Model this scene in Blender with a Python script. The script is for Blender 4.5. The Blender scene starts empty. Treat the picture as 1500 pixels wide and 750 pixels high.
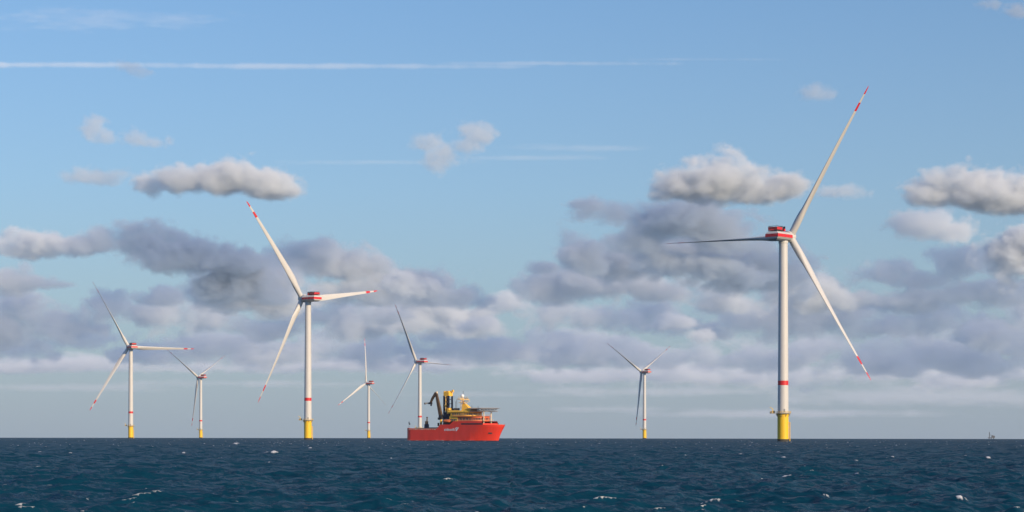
import bpy, math, random
import numpy as np
from mathutils import Vector, Matrix

random.seed(4)
SC = bpy.context.scene
COL = SC.collection
R = math.radians

# ------------------------------------------------------------------ camera
F_PX = 3000.0            # focal length in photo pixels (photo is 1500 wide)
CAM_H = 2.4
EARTH = 7.4e6            # effective radius (refraction)
EYE_Y = 639.6            # photo row of the eye-level line at the centre column

cam_data = bpy.data.cameras.new("camera")
cam = bpy.data.objects.new("camera", cam_data)
COL.objects.link(cam)
cam.location = (0, 0, CAM_H)
cam.rotation_euler = (R(90), R(0.0), 0)
cam.rotation_mode = 'XYZ'
cam.matrix_world = Matrix.Translation((0, 0, CAM_H)) @ Matrix.Rotation(R(90), 4, 'X') @ Matrix.Rotation(R(0.075), 4, 'Z')
cam_data.sensor_width = 36.0
cam_data.lens = 36.0 * F_PX / 1500.0
cam_data.shift_y = (EYE_Y - 375.0) / 1500.0
cam_data.clip_start = 0.5
cam_data.clip_end = 200000.0
SC.camera = cam

def px(x, y, d):
    """photo pixel + distance along the view axis -> world point"""
    y = y - (x - 750.0) * 0.0013
    return Vector(((x - 750.0) / F_PX * d, d, CAM_H + (EYE_Y - y) / F_PX * d))

def drop(d):
    return -d * d / (2 * EARTH)

# ------------------------------------------------------------------ light
SUN_AZ, SUN_EL = 136.0, 20.0        # azimuth clockwise from +Y
world = bpy.data.worlds.new("World")
SC.world = world
world.use_nodes = True
wn = world.node_tree.nodes
bg = wn["Background"]
sky = wn.new("ShaderNodeTexSky")
sky.sky_type = 'NISHITA'
sky.sun_disc = False
sky.sun_elevation = R(SUN_EL)
sky.sun_rotation = R(SUN_AZ)
sky.altitude = 0
sky.air_density = 1.0
sky.dust_density = 0.6
sky.ozone_density = 1.5
# the air near the horizon: a pale blue-grey veil over the clear-sky model, thinning with height
wl = world.node_tree.links.new
wtc = wn.new("ShaderNodeTexCoord")
wsep = wn.new("ShaderNodeSeparateXYZ"); wl(wtc.outputs["Generated"], wsep.inputs[0])
wramp = wn.new("ShaderNodeValToRGB"); wl(wsep.outputs[2], wramp.inputs[0])
cr_ = wramp.color_ramp
for e, v in zip((cr_.elements[0], cr_.elements[1]), ((0.0, 0.85), (0.40, 0.0))):
    e.position = v[0]; e.color = (v[1], v[1], v[1], 1)
for p_, v_ in ((0.05, 0.66), (0.12, 0.36), (0.21, 0.15)):
    e = cr_.elements.new(p_); e.color = (v_, v_, v_, 1)
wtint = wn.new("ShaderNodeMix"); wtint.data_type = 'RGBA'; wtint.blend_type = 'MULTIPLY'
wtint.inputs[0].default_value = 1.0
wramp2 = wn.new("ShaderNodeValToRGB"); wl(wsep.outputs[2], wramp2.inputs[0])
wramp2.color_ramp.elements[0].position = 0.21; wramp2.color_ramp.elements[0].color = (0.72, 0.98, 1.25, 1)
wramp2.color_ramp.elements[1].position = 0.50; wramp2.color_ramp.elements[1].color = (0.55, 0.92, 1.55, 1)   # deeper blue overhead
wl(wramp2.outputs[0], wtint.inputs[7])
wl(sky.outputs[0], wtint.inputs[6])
wmix = wn.new("ShaderNodeMix"); wmix.data_type = 'RGBA'
wmix.inputs[7].default_value = (2.86, 3.50, 4.42, 1)
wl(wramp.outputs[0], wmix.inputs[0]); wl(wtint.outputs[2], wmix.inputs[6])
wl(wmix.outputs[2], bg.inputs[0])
bg.inputs[1].default_value = 0.107

sun_data = bpy.data.lights.new("sun", 'SUN')
sun_data.energy = 5.0
sun_data.angle = R(0.53)
sun_data.color = (1.0, 0.775, 0.52)
sun = bpy.data.objects.new("sun", sun_data)
COL.objects.link(sun)
sdir = Vector((math.sin(R(SUN_AZ)) * math.cos(R(SUN_EL)), math.cos(R(SUN_AZ)) * math.cos(R(SUN_EL)), math.sin(R(SUN_EL))))
sun.rotation_euler = sdir.to_track_quat('Z', 'Y').to_euler()
sun.location = sdir * 500

SC.view_settings.view_transform = 'Standard'
SC.view_settings.look = 'None'
SC.view_settings.exposure = 0.0
SC.view_settings.gamma = 1.0
SC.view_settings.use_curve_mapping = False
SC.render.engine = 'CYCLES'
cy = SC.cycles
cy.use_denoising = True
cy.max_bounces = 12
cy.diffuse_bounces = 2
cy.glossy_bounces = 3
cy.volume_bounces = 6
cy.transparent_max_bounces = 16
cy.volume_step_rate = 1.5
cy.volume_max_steps = 512

# ------------------------------------------------------------------ helpers
def tag(o, label=None, cat=None, group=None, kind=None):
    if label: o["label"] = label
    if cat: o["category"] = cat
    if group: o["group"] = group
    if kind: o["kind"] = kind
    return o

def empty(name, loc=(0, 0, 0), rz=0.0):
    o = bpy.data.objects.new(name, None)
    COL.objects.link(o)
    o.location = loc
    o.rotation_euler = (0, 0, rz)
    o.empty_display_size = 2
    return o

def material(name, color, rough=0.5, metal=0.0, var=0.12, scale=0.6, stretch=(1, 1, 0.25), spec=0.4):
    """painted surface with weathering streaks"""
    m = bpy.data.materials.new(name)
    m.use_nodes = True
    nt = m.node_tree
    b = nt.nodes["Principled BSDF"]
    b.inputs["Roughness"].default_value = rough
    b.inputs["Metallic"].default_value = metal
    b.inputs["Specular IOR Level"].default_value = spec
    tc = nt.nodes.new("ShaderNodeTexCoord")
    mp = nt.nodes.new("ShaderNodeMapping")
    mp.inputs["Scale"].default_value = stretch
    nz = nt.nodes.new("ShaderNodeTexNoise")
    nz.inputs["Scale"].default_value = scale
    nz.inputs["Detail"].default_value = 5
    mx = nt.nodes.new("ShaderNodeMix")
    mx.data_type = 'RGBA'
    c = tuple(color) + (1,)
    mx.inputs[6].default_value = tuple(v * (1 - var) for v in color) + (1,)
    mx.inputs[7].default_value = tuple(min(1, v * (1 + var)) for v in color) + (1,)
    L = nt.links.new
    L(tc.outputs["Object"], mp.inputs[0]); L(mp.outputs[0], nz.inputs["Vector"])
    L(nz.outputs["Fac"], mx.inputs[0]); L(mx.outputs[2], b.inputs["Base Color"])
    return m

M = {}
M['white'] = material("turbine_white_paint", (0.57, 0.56, 0.53), 0.45, var=0.09, scale=0.35)
M['red'] = material("signal_red_paint", (0.62, 0.02, 0.025), 0.45, var=0.08)
M['yellow'] = material("foundation_yellow_paint", (0.80, 0.50, 0.02), 0.5, var=0.10, scale=0.3)
M['growth'] = material("tidal_growth", (0.05, 0.045, 0.03), 0.8)
M['steel'] = material("galvanised_steel", (0.30, 0.31, 0.32), 0.5, 0.3)
M['dark'] = material("dark_equipment", (0.025, 0.027, 0.032), 0.55)
M['grating'] = material("grating", (0.30, 0.27, 0.20), 0.7)
M['hull'] = material("hull_red_paint", (0.74, 0.050, 0.030), 0.40, var=0.16, scale=0.35)
M['orange'] = material("superstructure_orange", (0.74, 0.15, 0.05), 0.45, var=0.06)
M['syellow'] = material("superstructure_yellow", (0.86, 0.50, 0.06), 0.5, var=0.08)
M['navy'] = material("navy_blue_paint", (0.02, 0.028, 0.06), 0.5)
M['brown'] = material("boom_brown_paint", (0.10, 0.06, 0.03), 0.6)
M['deck'] = material("green_deck", (0.06, 0.09, 0.08), 0.8)
M['glass'] = material("window_glass", (0.012, 0.014, 0.018), 0.08, spec=0.6)
M['cream'] = material("cream_paint", (0.70, 0.58, 0.42), 0.5, var=0.06)
M['wpaint'] = material("white_paint", (0.8, 0.8, 0.79), 0.4, var=0.04)
M['lifeboat'] = material("lifeboat_orange", (0.72, 0.17, 0.05), 0.4, var=0.05)
M['pale_steel'] = material("pale_steel", (0.42, 0.39, 0.36), 0.6, var=0.1)
M['farsteel'] = material("weathered_steel", (0.06, 0.065, 0.07), 0.7)

class MB:
    def __init__(self):
        self.v, self.f, self.m = [], [], []
    def add(self, verts, faces, mi=0):
        n = len(self.v)
        self.v += [tuple(p) for p in verts]
        self.f += [tuple(i + n for i in f) for f in faces]
        self.m += [mi] * len(faces)
        return self
    def box(self, c, s, mi=0, rz=0.0):
        hx, hy, hz = s[0] / 2, s[1] / 2, s[2] / 2
        ca, sa = math.cos(rz), math.sin(rz)
        vs = []
        for dz in (-hz, hz):
            for dx, dy in ((-hx, -hy), (hx, -hy), (hx, hy), (-hx, hy)):
                vs.append((c[0] + dx * ca - dy * sa, c[1] + dx * sa + dy * ca, c[2] + dz))
        return self.add(vs, [(3, 2, 1, 0), (4, 5, 6, 7), (0, 1, 5, 4), (1, 2, 6, 5), (2, 3, 7, 6), (3, 0, 4, 7)], mi)
    def frame(self, a, b):
        a, b = Vector(a), Vector(b)
        d = (b - a).normalized()
        u = d.cross(Vector((0, 0, 1)))
        if u.length < 1e-3: u = Vector((1, 0, 0))
        u.normalize()
        return a, b, u, u.cross(d)
    def tube(self, a, b, r0, r1=None, n=8, mi=0):
        r1 = r0 if r1 is None else r1
        a, b, u, w = self.frame(a, b)
        vs = []
        for p, r in ((a, r0), (b, r1)):
            for k in range(n):
                t = 2 * math.pi * k / n
                vs.append(p + u * (r * math.cos(t)) + w * (r * math.sin(t)))
        fs = [(k, (k + 1) % n, n + (k + 1) % n, n + k) for k in range(n)]
        fs += [tuple(range(n - 1, -1, -1)), tuple(range(n, 2 * n))]
        return self.add(vs, fs, mi)
    def beam(self, a, b, w0, h0, w1=None, h1=None, mi=0):
        w1 = w0 if w1 is None else w1; h1 = h0 if h1 is None else h1
        a, b, u, w = self.frame(a, b)
        vs = []
        for p, ww, hh in ((a, w0, h0), (b, w1, h1)):
            for sx, sy in ((-1, -1), (1, -1), (1, 1), (-1, 1)):
                vs.append(p + u * (sx * ww / 2) + w * (sy * hh / 2))
        return self.add(vs, [(3, 2, 1, 0), (4, 5, 6, 7), (0, 1, 5, 4), (1, 2, 6, 5), (2, 3, 7, 6), (3, 0, 4, 7)], mi)
    def lathe(self, prof, n=32, c=(0, 0, 0), mis=None, cap=True):
        """prof: list of (radius, z)"""
        vs = []
        for r, z in prof:
            for k in range(n):
                t = 2 * math.pi * k / n
                vs.append((c[0] + r * math.cos(t), c[1] + r * math.sin(t), c[2] + z))
        for i in range(len(prof) - 1):
            fs = [(i * n + k, i * n + (k + 1) % n, (i + 1) * n + (k + 1) % n, (i + 1) * n + k) for k in range(n)]
            if i == 0:
                base = len(self.v)
                self.v += vs
            self.f += [tuple(q + base for q in f) for f in fs]
            self.m += [mis[i] if mis else 0] * n
        if cap:
            self.f += [tuple(base + k for k in range(n - 1, -1, -1)), tuple(base + (len(prof) - 1) * n + k for k in range(n))]
            self.m += [mis[0] if mis else 0, mis[-1] if mis else 0]
        return self
    def loft(self, rings, mi=0, cap0=True, cap1=True, closed=True):
        n = len(rings[0]); base = len(self.v)
        for r in rings: self.v += [tuple(p) for p in r]
        kk = n if closed else n - 1
        for i in range(len(rings) - 1):
            m_ = mi[i] if isinstance(mi, (list, tuple)) else mi
            for k in range(kk):
                self.f.append((base + i * n + k, base + i * n + (k + 1) % n, base + (i + 1) * n + (k + 1) % n, base + (i + 1) * n + k))
                self.m.append(m_)
        m0 = mi[0] if isinstance(mi, (list, tuple)) else mi
        m1 = mi[-1] if isinstance(mi, (list, tuple)) else mi
        if cap0: self.f.append(tuple(base + k for k in range(n - 1, -1, -1))); self.m.append(m0)
        if cap1: self.f.append(tuple(base + (len(rings) - 1) * n + k for k in range(n))); self.m.append(m1)
        return self
    def prism(self, outline, z0, z1, mi=0, top_scale=None):
        """outline: list of (x, y), extruded in z"""
        n = len(outline)
        a = [(x, y, z0) for x, y in outline]
        b = [(x, y, z1) for x, y in outline]
        return self.loft([a, b], mi)
    def mesh(self, name, mats, smooth=False):
        me = bpy.data.meshes.new(name)
        me.from_pydata(self.v, [], self.f)
        for m in (mats if isinstance(mats, (list, tuple)) else [mats]): me.materials.append(m)
        me.polygons.foreach_set("material_index", self.m)
        me.update()
        import bmesh
        bm = bmesh.new(); bm.from_mesh(me)
        bmesh.ops.recalc_face_normals(bm, faces=bm.faces)
        bm.to_mesh(me); bm.free()
        if smooth:
            me.polygons.foreach_set("use_smooth", [True] * len(me.polygons))
            try: me.set_sharp_from_angle(angle=R(40))
            except Exception: pass
        return me
    def build(self, name, mats, parent=None, smooth=False):
        o = bpy.data.objects.new(name, self.mesh(name, mats, smooth))
        COL.objects.link(o)
        if parent: o.parent = parent
        return o

def add_part(name, me, parent, mat=None):
    o = bpy.data.objects.new(name, me)
    COL.objects.link(o)
    o.parent = parent
    if mat is not None: o.matrix_local = mat
    return o

# ------------------------------------------------------------------ sea
def build_sea():
    rng = np.random.default_rng(11)
    dense = np.radians(np.linspace(-17, 17, 700))
    side = np.radians(np.concatenate([np.linspace(17, 40, 40)[1:], np.linspace(40, 180, 36)[1:]]))
    th = np.concatenate([-side[::-1], dense, side[:-1]])
    r = [3.0]
    while r[-1] < 8700:
        q = r[-1]
        k = 0.03 if q < 50 else 0.0024 if q < 420 else 0.0030 if q < 1260 else 0.006 if q < 1800 else 0.009 if q < 7000 else 0.08
        r.append(q * (1 + k))
    r = np.array(r)
    nt_, nr = len(th), len(r)
    RR, TT = np.meshgrid(r, th, indexing='ij')
    X = (RR * np.sin(TT)).astype(np.float32).ravel()
    Y = (RR * np.cos(TT)).astype(np.float32).ravel()
    dr = np.gradient(r)
    dth = np.gradient(th)
    cell = np.maximum(dr[:, None], RR * np.abs(dth)[None, :]).astype(np.float32).ravel()
    N = 150
    lam = np.exp(rng.uniform(np.log(0.55), np.log(26.0), N))
    k = 2 * np.pi / lam
    wind = R(-55)                                   # waves travel towards the camera and left
    ang = wind + rng.normal(0, 0.75, N)
    ph = rng.uniform(0, 2 * np.pi, N)
    slope = 0.042 * np.exp(-0.5 * (np.log(lam / 1.5) / 0.85) ** 2) + 0.004 + 0.006 * np.exp(-0.5 * (np.log(lam / 7.0) / 0.55) ** 2)
    amp = slope / k
    Z = np.zeros_like(X); DX = np.zeros_like(X); DY = np.zeros_like(X)
    Jxx = np.zeros_like(X); Jyy = np.zeros_like(X); Jxy = np.zeros_like(X)
    CH = 1.15
    for i in range(N):
        dx, dy = math.sin(ang[i]), math.cos(ang[i])
        w = np.clip((lam[i] / (cell * 2.4) - 1.0), 0, 1).astype(np.float32)
        idx = np.nonzero(w > 0)[0]
        if len(idx) == 0: continue
        a = (w[idx] * amp[i]).astype(np.float32)
        p = (k[i] * ((X[idx] % 100000) * dx + Y[idx] * dy) + ph[i]).astype(np.float32)
        s, c = np.sin(p), np.cos(p)
        Z[idx] += a * c
        DX[idx] -= CH * a * s * dx
        DY[idx] -= CH * a * s * dy
        ka = CH * a * k[i] * c
        Jxx[idx] -= ka * dx * dx; Jyy[idx] -= ka * dy * dy; Jxy[idx] -= ka * dx * dy
    # slow gustiness: patches of rougher and calmer water
    J = (1 + Jxx) * (1 + Jyy) - Jxy ** 2
    gust = 0.5 + 0.5 * np.sin(X * 0.021 + 1.3) * np.sin(Y * 0.013 + X * 0.006) 
    near = np.clip((RR.ravel() - 30) / 60, 0, 1)
    sc = np.clip(J / 1.0, -1, 2)
    thr = np.quantile(J[(RR.ravel() > 60) & (RR.ravel() < 420) & (np.abs(TT.ravel()) < R(15))], 0.0004)
    foam = np.clip((thr + 0.05 - J) / 0.07, 0, 0.6) * np.clip(0.3 + gust, 0, 1)
    far_ = RR.ravel() > 420
    # beyond the finely meshed water: sparse breaking crests
    cellrand = rng.random(len(X)).astype(np.float32)
    foam = np.where(far_, np.where((cellrand > 0.9965) & (RR.ravel() < 3500), rng.random(len(X)) * 0.9, 0), foam)
    # the larger breaking crests seen in the photograph: (x, y, half width px)
    caps = [(395, 665, 13, 1.0), (1151, 701, 13, 1.0), (1254, 698, 4, 1), (1114, 703, 4, .9), (916, 673, 7, .9), (1088, 669, 9, .55),
            (1150, 671, 7, .95), (1119, 691, 8, .5), (1313, 672, 4, 1), (1052, 735, 9, .8), (1030, 740, 8, .7), (1410, 737, 11, .9), (1450, 672, 5, 1),
            (1411, 672, 3, .9), (1290, 673, 2, .9), (1258, 675, 4, .9), (391, 678, 4, .8), (345, 652, 5, 1), (455, 657, 5, .9), (413, 661, 4, .8),
            (574, 674, 3, .8), (275, 666, 5, .9), (105, 666, 5, .8), (45, 685, 7, .5), (205, 720, 2, .7), (117, 736, 3, .6), (322, 672, 4, .7),
            (1140, 663, 4, .8), (1006, 668, 2, 1), (876, 652, 3, 1), (930, 668, 3, .8), (1055, 661, 3, .9), (1230, 735, 8, .6), (60, 664, 3, .7), (85, 712, 9, .35)]
    for (cx, cyy, hw, st) in caps:
        dep = cyy - (EYE_Y + (cx - 750) * 0.0013)
        d = 1.0
        A = 1 / (2 * EARTH)
        # solve depression: h/d + d*A = dep/F
        t = dep / F_PX
        d = (t - math.sqrt(max(t * t - 4 * A * CAM_H, 0))) / (2 * A)
        x0 = (cx - 750) / F_PX * d
        w_ = hw / F_PX * d
        lx = (X - x0) / w_
        # find the local crest near the asked spot so the foam sits on a wave
        win = (np.abs(lx) < 1.2) & (np.abs(Y - d) < max(2.5, w_))
        if not win.any(): continue
        ii = np.nonzero(win)[0]
        j = ii[np.argmax(Z[ii] - 0.03 * np.abs(Y[ii] - d))]
        y0 = Y[j]
        bend = 0.25 * w_ * np.sin(lx * 2.3 + cx)
        cl_ = (0.0024 if d < 420 else 0.0042) * d
        ly = (Y - y0 - bend) / max(0.55, 1.6 * cl_)
        rag = 0.75 + 0.35 * np.sin(lx * 3.7 + cx * 1.7) + 0.2 * np.sin(lx * 8.3 + cyy)
        bump_ = np.exp(-(np.abs(lx) ** 2.6) * 0.9 - ly ** 2)
        f = np.clip(1.5 * bump_ * rag - 0.15, 0, 1) * st
        foam = np.maximum(foam, f)
        hgt = min(0.30 * hw + 0.8, 4.2) / F_PX * d
        Z += (hgt * st * bump_ * (0.55 + 0.45 * rag)).astype(np.float32)
    Z += np.where(far_, 0.22 * (foam > 0.3), 0)
    # washed water round the foundations and the hull
    for (tx, ty, rad) in FOAM_RINGS:
        dd = np.hypot(X - tx, Y - ty)
        f = np.clip(1.25 - np.abs(dd - rad - 0.8) / (2.0 if rad > 1 else 1.6), 0, 1) * (0.35 + 0.45 * np.sin(np.arctan2(Y - ty, X - tx) * 3 + tx * 1.3)) 
        f = np.clip(f, 0, 0.7)
        Z = Z + 0.45 * f * (dd < 30)
        foam = np.maximum(foam, f)
    Z = Z * np.clip(RR.ravel() / 20, 0.2, 1)
    Zc = Z + (-(RR.ravel() ** 2) / (2 * EARTH))
    co = np.stack([X + DX, Y + DY, Zc], 1).astype(np.float32)
    me = bpy.data.meshes.new("water")
    i0 = (np.arange(nr - 1)[:, None] * nt_ + np.arange(nt_)[None, :])
    i1 = (np.arange(nr - 1)[:, None] * nt_ + (np.arange(nt_)[None, :] + 1) % nt_)
    quads = np.stack([i0, i1, i1 + nt_, i0 + nt_], -1).reshape(-1, 4)[:, ::-1]
    nq = len(quads)
    # inner cap
    capf = np.arange(nt_)
    me.vertices.add(len(co)); me.vertices.foreach_set("co", co.ravel())
    me.loops.add(nq * 4 + nt_)
    me.loops.foreach_set("vertex_index", np.concatenate([quads.ravel(), capf[::-1]]).astype(np.int32))
    me.polygons.add(nq + 1)
    me.polygons.foreach_set("loop_start", np.append(np.arange(nq) * 4, nq * 4).astype(np.int32))
    me.polygons.foreach_set("use_smooth", np.ones(nq + 1, bool))
    me.update(calc_edges=True)
    me.validate()
    at = me.attributes.new("foam", 'FLOAT', 'POINT')
    at.data.foreach_set("value", foam.astype(np.float32))
    if me.polygons[0].normal.z < 0: me.flip_normals()

    m = bpy.data.materials.new("sea_water")
    m.use_nodes = True
    nt = m.node_tree; N_ = nt.nodes; L = nt.links.new
    N_.remove(N_["Principled BSDF"])
    # upwelling blue of the water body, plus sky reflection whose strength saturates at grazing
    # angles the way a wind-roughened surface does
    body = N_.new("ShaderNodeBsdfDiffuse"); body.inputs["Color"].default_value = (0.003, 0.035, 0.062, 1)
    gl = N_.new("ShaderNodeBsdfGlossy"); gl.inputs["Roughness"].default_value = 0.14
    fr = N_.new("ShaderNodeFresnel"); fr.inputs["IOR"].default_value = 1.333
    frm = N_.new("ShaderNodeMapRange"); frm.inputs["From Min"].default_value = 0.03; frm.inputs["From Max"].default_value = 0.60
    frm.inputs["To Min"].default_value = 0.015; frm.inputs["To Max"].default_value = 0.22
    b = N_.new("ShaderNodeMixShader")
    L(fr.outputs[0], frm.inputs["Value"]); L(frm.outputs[0], b.inputs[0]); L(body.outputs[0], b.inputs[1]); L(gl.outputs[0], b.inputs[2])
    tc = N_.new("ShaderNodeTexCoord")
    mp = N_.new("ShaderNodeMapping"); mp.inputs["Rotation"].default_value = (0, 0, R(25)); mp.inputs["Scale"].default_value = (1, 1.5, 1)
    L(tc.outputs["Object"], mp.inputs[0])
    n1 = N_.new("ShaderNodeTexNoise"); n1.inputs["Scale"].default_value = 1.1; n1.inputs["Detail"].default_value = 6; n1.inputs["Roughness"].default_value = 0.62
    L(mp.outputs[0], n1.inputs["Vector"])
    # wind ripples too fine for the mesh: tilt the normal by two octaves of vector noise
    n3 = N_.new("ShaderNodeTexNoise"); n3.inputs["Scale"].default_value = 5.0; n3.inputs["Detail"].default_value = 4
    L(mp.outputs[0], n3.inputs["Vector"])
    vs_ = []
    n4 = N_.new("ShaderNodeTexNoise"); n4.inputs["Scale"].default_value = 0.3; n4.inputs["Detail"].default_value = 2
    L(mp.outputs[0], n4.inputs["Vector"])
    for nz_, amp_ in ((n1, 1.7), (n3, 1.4), (n4, 1.0)):
        sb = N_.new("ShaderNodeVectorMath"); sb.operation = 'SUBTRACT'; sb.inputs[1].default_value = (0.5, 0.5, 0.5)
        L(nz_.outputs["Color"], sb.inputs[0])
        ml = N_.new("ShaderNodeVectorMath"); ml.operation = 'MULTIPLY'; ml.inputs[1].default_value = (amp_, amp_, 0)
        L(sb.outputs[0], ml.inputs[0]); vs_.append(ml.outputs[0])
    a0 = N_.new("ShaderNodeVectorMath"); L(vs_[0], a0.inputs[0]); L(vs_[1], a0.inputs[1])
    a1 = N_.new("ShaderNodeVectorMath"); L(a0.outputs[0], a1.inputs[0]); L(vs_[2], a1.inputs[1])
    ge = N_.new("ShaderNodeNewGeometry")
    a2 = N_.new("ShaderNodeVectorMath"); L(a1.outputs[0], a2.inputs[0]); L(ge.outputs["Normal"], a2.inputs[1])
    # at grazing angles only the wave faces turned to the viewer are seen (visible-slope bias of a rough sea)
    inc = N_.new("ShaderNodeVectorMath"); inc.operation = 'MULTIPLY'; inc.inputs[1].default_value = (0.16, 0.16, 0)
    L(ge.outputs["Incoming"], inc.inputs[0])
    a3 = N_.new("ShaderNodeVectorMath"); L(a2.outputs[0], a3.inputs[0]); L(inc.outputs[0], a3.inputs[1])
    nrm = N_.new("ShaderNodeVectorMath"); nrm.operation = 'NORMALIZE'; L(a3.outputs[0], nrm.inputs[0])
    L(nrm.outputs[0], gl.inputs["Normal"]); L(nrm.outputs[0], fr.inputs["Normal"]); L(nrm.outputs[0], body.inputs["Normal"])
    fo = N_.new("ShaderNodeAttribute"); fo.attribute_name = "foam"
    n2 = N_.new("ShaderNodeTexNoise"); n2.inputs["Scale"].default_value = 3.2; n2.inputs["Detail"].default_value = 5; n2.inputs["Roughness"].default_value = 0.7
    L(tc.outputs["Object"], n2.inputs["Vector"])
    ad = N_.new("ShaderNodeMath"); ad.operation = 'ADD'
    L(fo.outputs["Fac"], ad.inputs[0]); L(n2.outputs["Fac"], ad.inputs[1])
    mr = N_.new("ShaderNodeMapRange"); mr.inputs["From Min"].default_value = 0.82; mr.inputs["From Max"].default_value = 1.28
    L(ad.outputs[0], mr.inputs["Value"])
    fb = N_.new("ShaderNodeBsdfDiffuse"); fb.inputs["Color"].default_value = (0.64, 0.64, 0.63, 1)
    ms = N_.new("ShaderNodeMixShader")
    L(mr.outputs[0], ms.inputs[0]); L(b.outputs[0], ms.inputs[1]); L(fb.outputs[0], ms.inputs[2])
    L(ms.outputs[0], N_["Material Output"].inputs["Surface"])
    me.materials.append(m)
    o = bpy.data.objects.new("water", me)
    COL.objects.link(o)
    tag(o, "dark blue choppy open sea with scattered whitecaps", "sea", kind="structure")
    return o

# ------------------------------------------------------------------ clouds
def cloud_material(name, dens, col=(0.94, 0.96, 1.0), g=-0.2):
    m = bpy.data.materials.new(name)
    m.use_nodes = True
    nt = m.node_tree
    nt.nodes.remove(nt.nodes["Principled BSDF"])
    v = nt.nodes.new("ShaderNodeVolumePrincipled")
    v.inputs["Color"].default_value = tuple(col) + (1,)
    v.inputs["Density"].default_value = dens
    v.inputs["Anisotropy"].default_value = g
    nt.links.new(v.outputs[0], nt.nodes["Material Output"].inputs["Volume"])
    return m

def cloud(name, D, blobs, od=4.0, noise_px=70, amp=1.0, gain=2.4, res_px=2.0, seed=0.0, thr=-0.30, base_k=1.3, depth=0.8, squash=1.4, detail=7.0, rough=0.66, g=0.0, col=(0.905, 0.937, 0.962)):
    """A real volume of cloud: ellipsoidal billows (photo px, px half sizes) placed at distance D,
    broken up by fractal noise; od = optical depth through 60 photo px."""
    s = D / F_PX
    xs0 = min(b[0] - b[2] * 1.5 for b in blobs); xs1 = max(b[0] + b[2] * 1.5 for b in blobs)
    ys0 = min(b[1] - b[3] * 1.6 for b in blobs); ys1 = max(b[1] + b[3] * 1.3 for b in blobs)
    dmax = max(b[2] for b in blobs) * depth * 1.5
    cx, cyy = (xs0 + xs1) / 2, (ys0 + ys1) / 2
    org = px(cx, cyy, D)
    hx, hz, hy = (xs1 - xs0) / 2 * s, (ys1 - ys0) / 2 * s, dmax * s
    vol = bpy.data.volumes.new(name)
    o = bpy.data.objects.new(name, vol)
    COL.objects.link(o)
    o.location = org
    ng = bpy.data.node_groups.new(name + "_density", 'GeometryNodeTree')
    ng.interface.new_socket("Geometry", in_out='INPUT', socket_type='NodeSocketGeometry')
    ng.interface.new_socket("Geometry", in_out='OUTPUT', socket_type='NodeSocketGeometry')
    n = ng.nodes; L = ng.links.new
    out = n.new("NodeGroupOutput")
    pos = n.new("GeometryNodeInputPosition")
    def math_(op, a, b=None, c=None):
        q = n.new("ShaderNodeMath"); q.operation = op
        for i, v in enumerate((a, b, c)):
            if v is None: continue
            if isinstance(v, (int, float)): q.inputs[i].default_value = v
            else: L(v, q.inputs[i])
        return q.outputs[0]
    def vmath(op, a, b=None):
        q = n.new("ShaderNodeVectorMath"); q.operation = op
        for i, v in enumerate((a, b)):
            if v is None: continue
            if isinstance(v, (tuple, Vector)): q.inputs[i].default_value = tuple(v)
            else: L(v, q.inputs[i])
        return q
    acc = None
    for b in blobs:
        bx, by, ba, bb = b[:4]
        w = b[4] if len(b) > 4 else 0.0            # lowers the billow's solidity
        c = px(bx, by, D) - org
        dy = (b[5] if len(b) > 5 else 0.0) * s
        d = vmath('SUBTRACT', pos.outputs[0], (c.x, c.y + dy, c.z)).outputs[0]
        d = vmath('MULTIPLY', d, (1 / (ba * s), 1 / (ba * depth * s), 1 / (bb * s))).outputs[0]
        sp = n.new("ShaderNodeSeparateXYZ"); L(d, sp.inputs[0])
        zz = math_('MAXIMUM', sp.outputs[2], math_('MULTIPLY', sp.outputs[2], -base_k))
        cb = n.new("ShaderNodeCombineXYZ"); L(sp.outputs[0], cb.inputs[0]); L(sp.outputs[1], cb.inputs[1]); L(zz, cb.inputs[2])
        ln = vmath('LENGTH', cb.outputs[0]).outputs[1]
        m = math_('SUBTRACT', 1.0 - w, ln)
        acc = m if acc is None else math_('SMOOTH_MAX', acc, m, 0.25)
    npos = vmath('MULTIPLY', pos.outputs[0], (1 / (noise_px * s), 1 / (noise_px * s), squash / (noise_px * s))).outputs[0]
    npos = vmath('ADD', npos, (seed * 7.3, seed * 3.1, seed * 5.7)).outputs[0]
    nz = n.new("ShaderNodeTexNoise"); nz.noise_dimensions = '3D'
    nz.inputs["Scale"].default_value = 1.0; nz.inputs["Detail"].default_value = detail; nz.inputs["Roughness"].default_value = rough
    nz.inputs["Distortion"].default_value = 0.35
    L(npos, nz.inputs["Vector"])
    nn = math_('MULTIPLY', math_('SUBTRACT', nz.outputs[0], 0.5), 3.6 * amp)
    # cauliflower billows
    wob = vmath('SCALE', vmath('SUBTRACT', nz.outputs[1], (0.5, 0.5, 0.5)).outputs[0]); wob.inputs[3].default_value = 1.1
    vo = n.new("ShaderNodeTexVoronoi"); vo.feature = 'F1'; vo.voronoi_dimensions = '3D'
    vo.inputs["Scale"].default_value = 1.9; vo.inputs["Detail"].default_value = 2.0; vo.inputs["Roughness"].default_value = 0.55; vo.inputs["Lacunarity"].default_value = 2.3
    L(vmath('ADD', npos, wob.outputs[0]).outputs[0], vo.inputs["Vector"])
    nn = math_('ADD', nn, math_('MULTIPLY', math_('SUBTRACT', 0.42, vo.outputs["Distance"]), 0.6 * amp))
    # broad unevenness
    nb = n.new("ShaderNodeTexNoise"); nb.inputs["Scale"].default_value = 0.33; nb.inputs["Detail"].default_value = 2.0
    L(npos, nb.inputs["Vector"])
    nn = math_('ADD', nn, math_('MULTIPLY', math_('SUBTRACT', nb.outputs[0], 0.5), 1.6 * amp))
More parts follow.
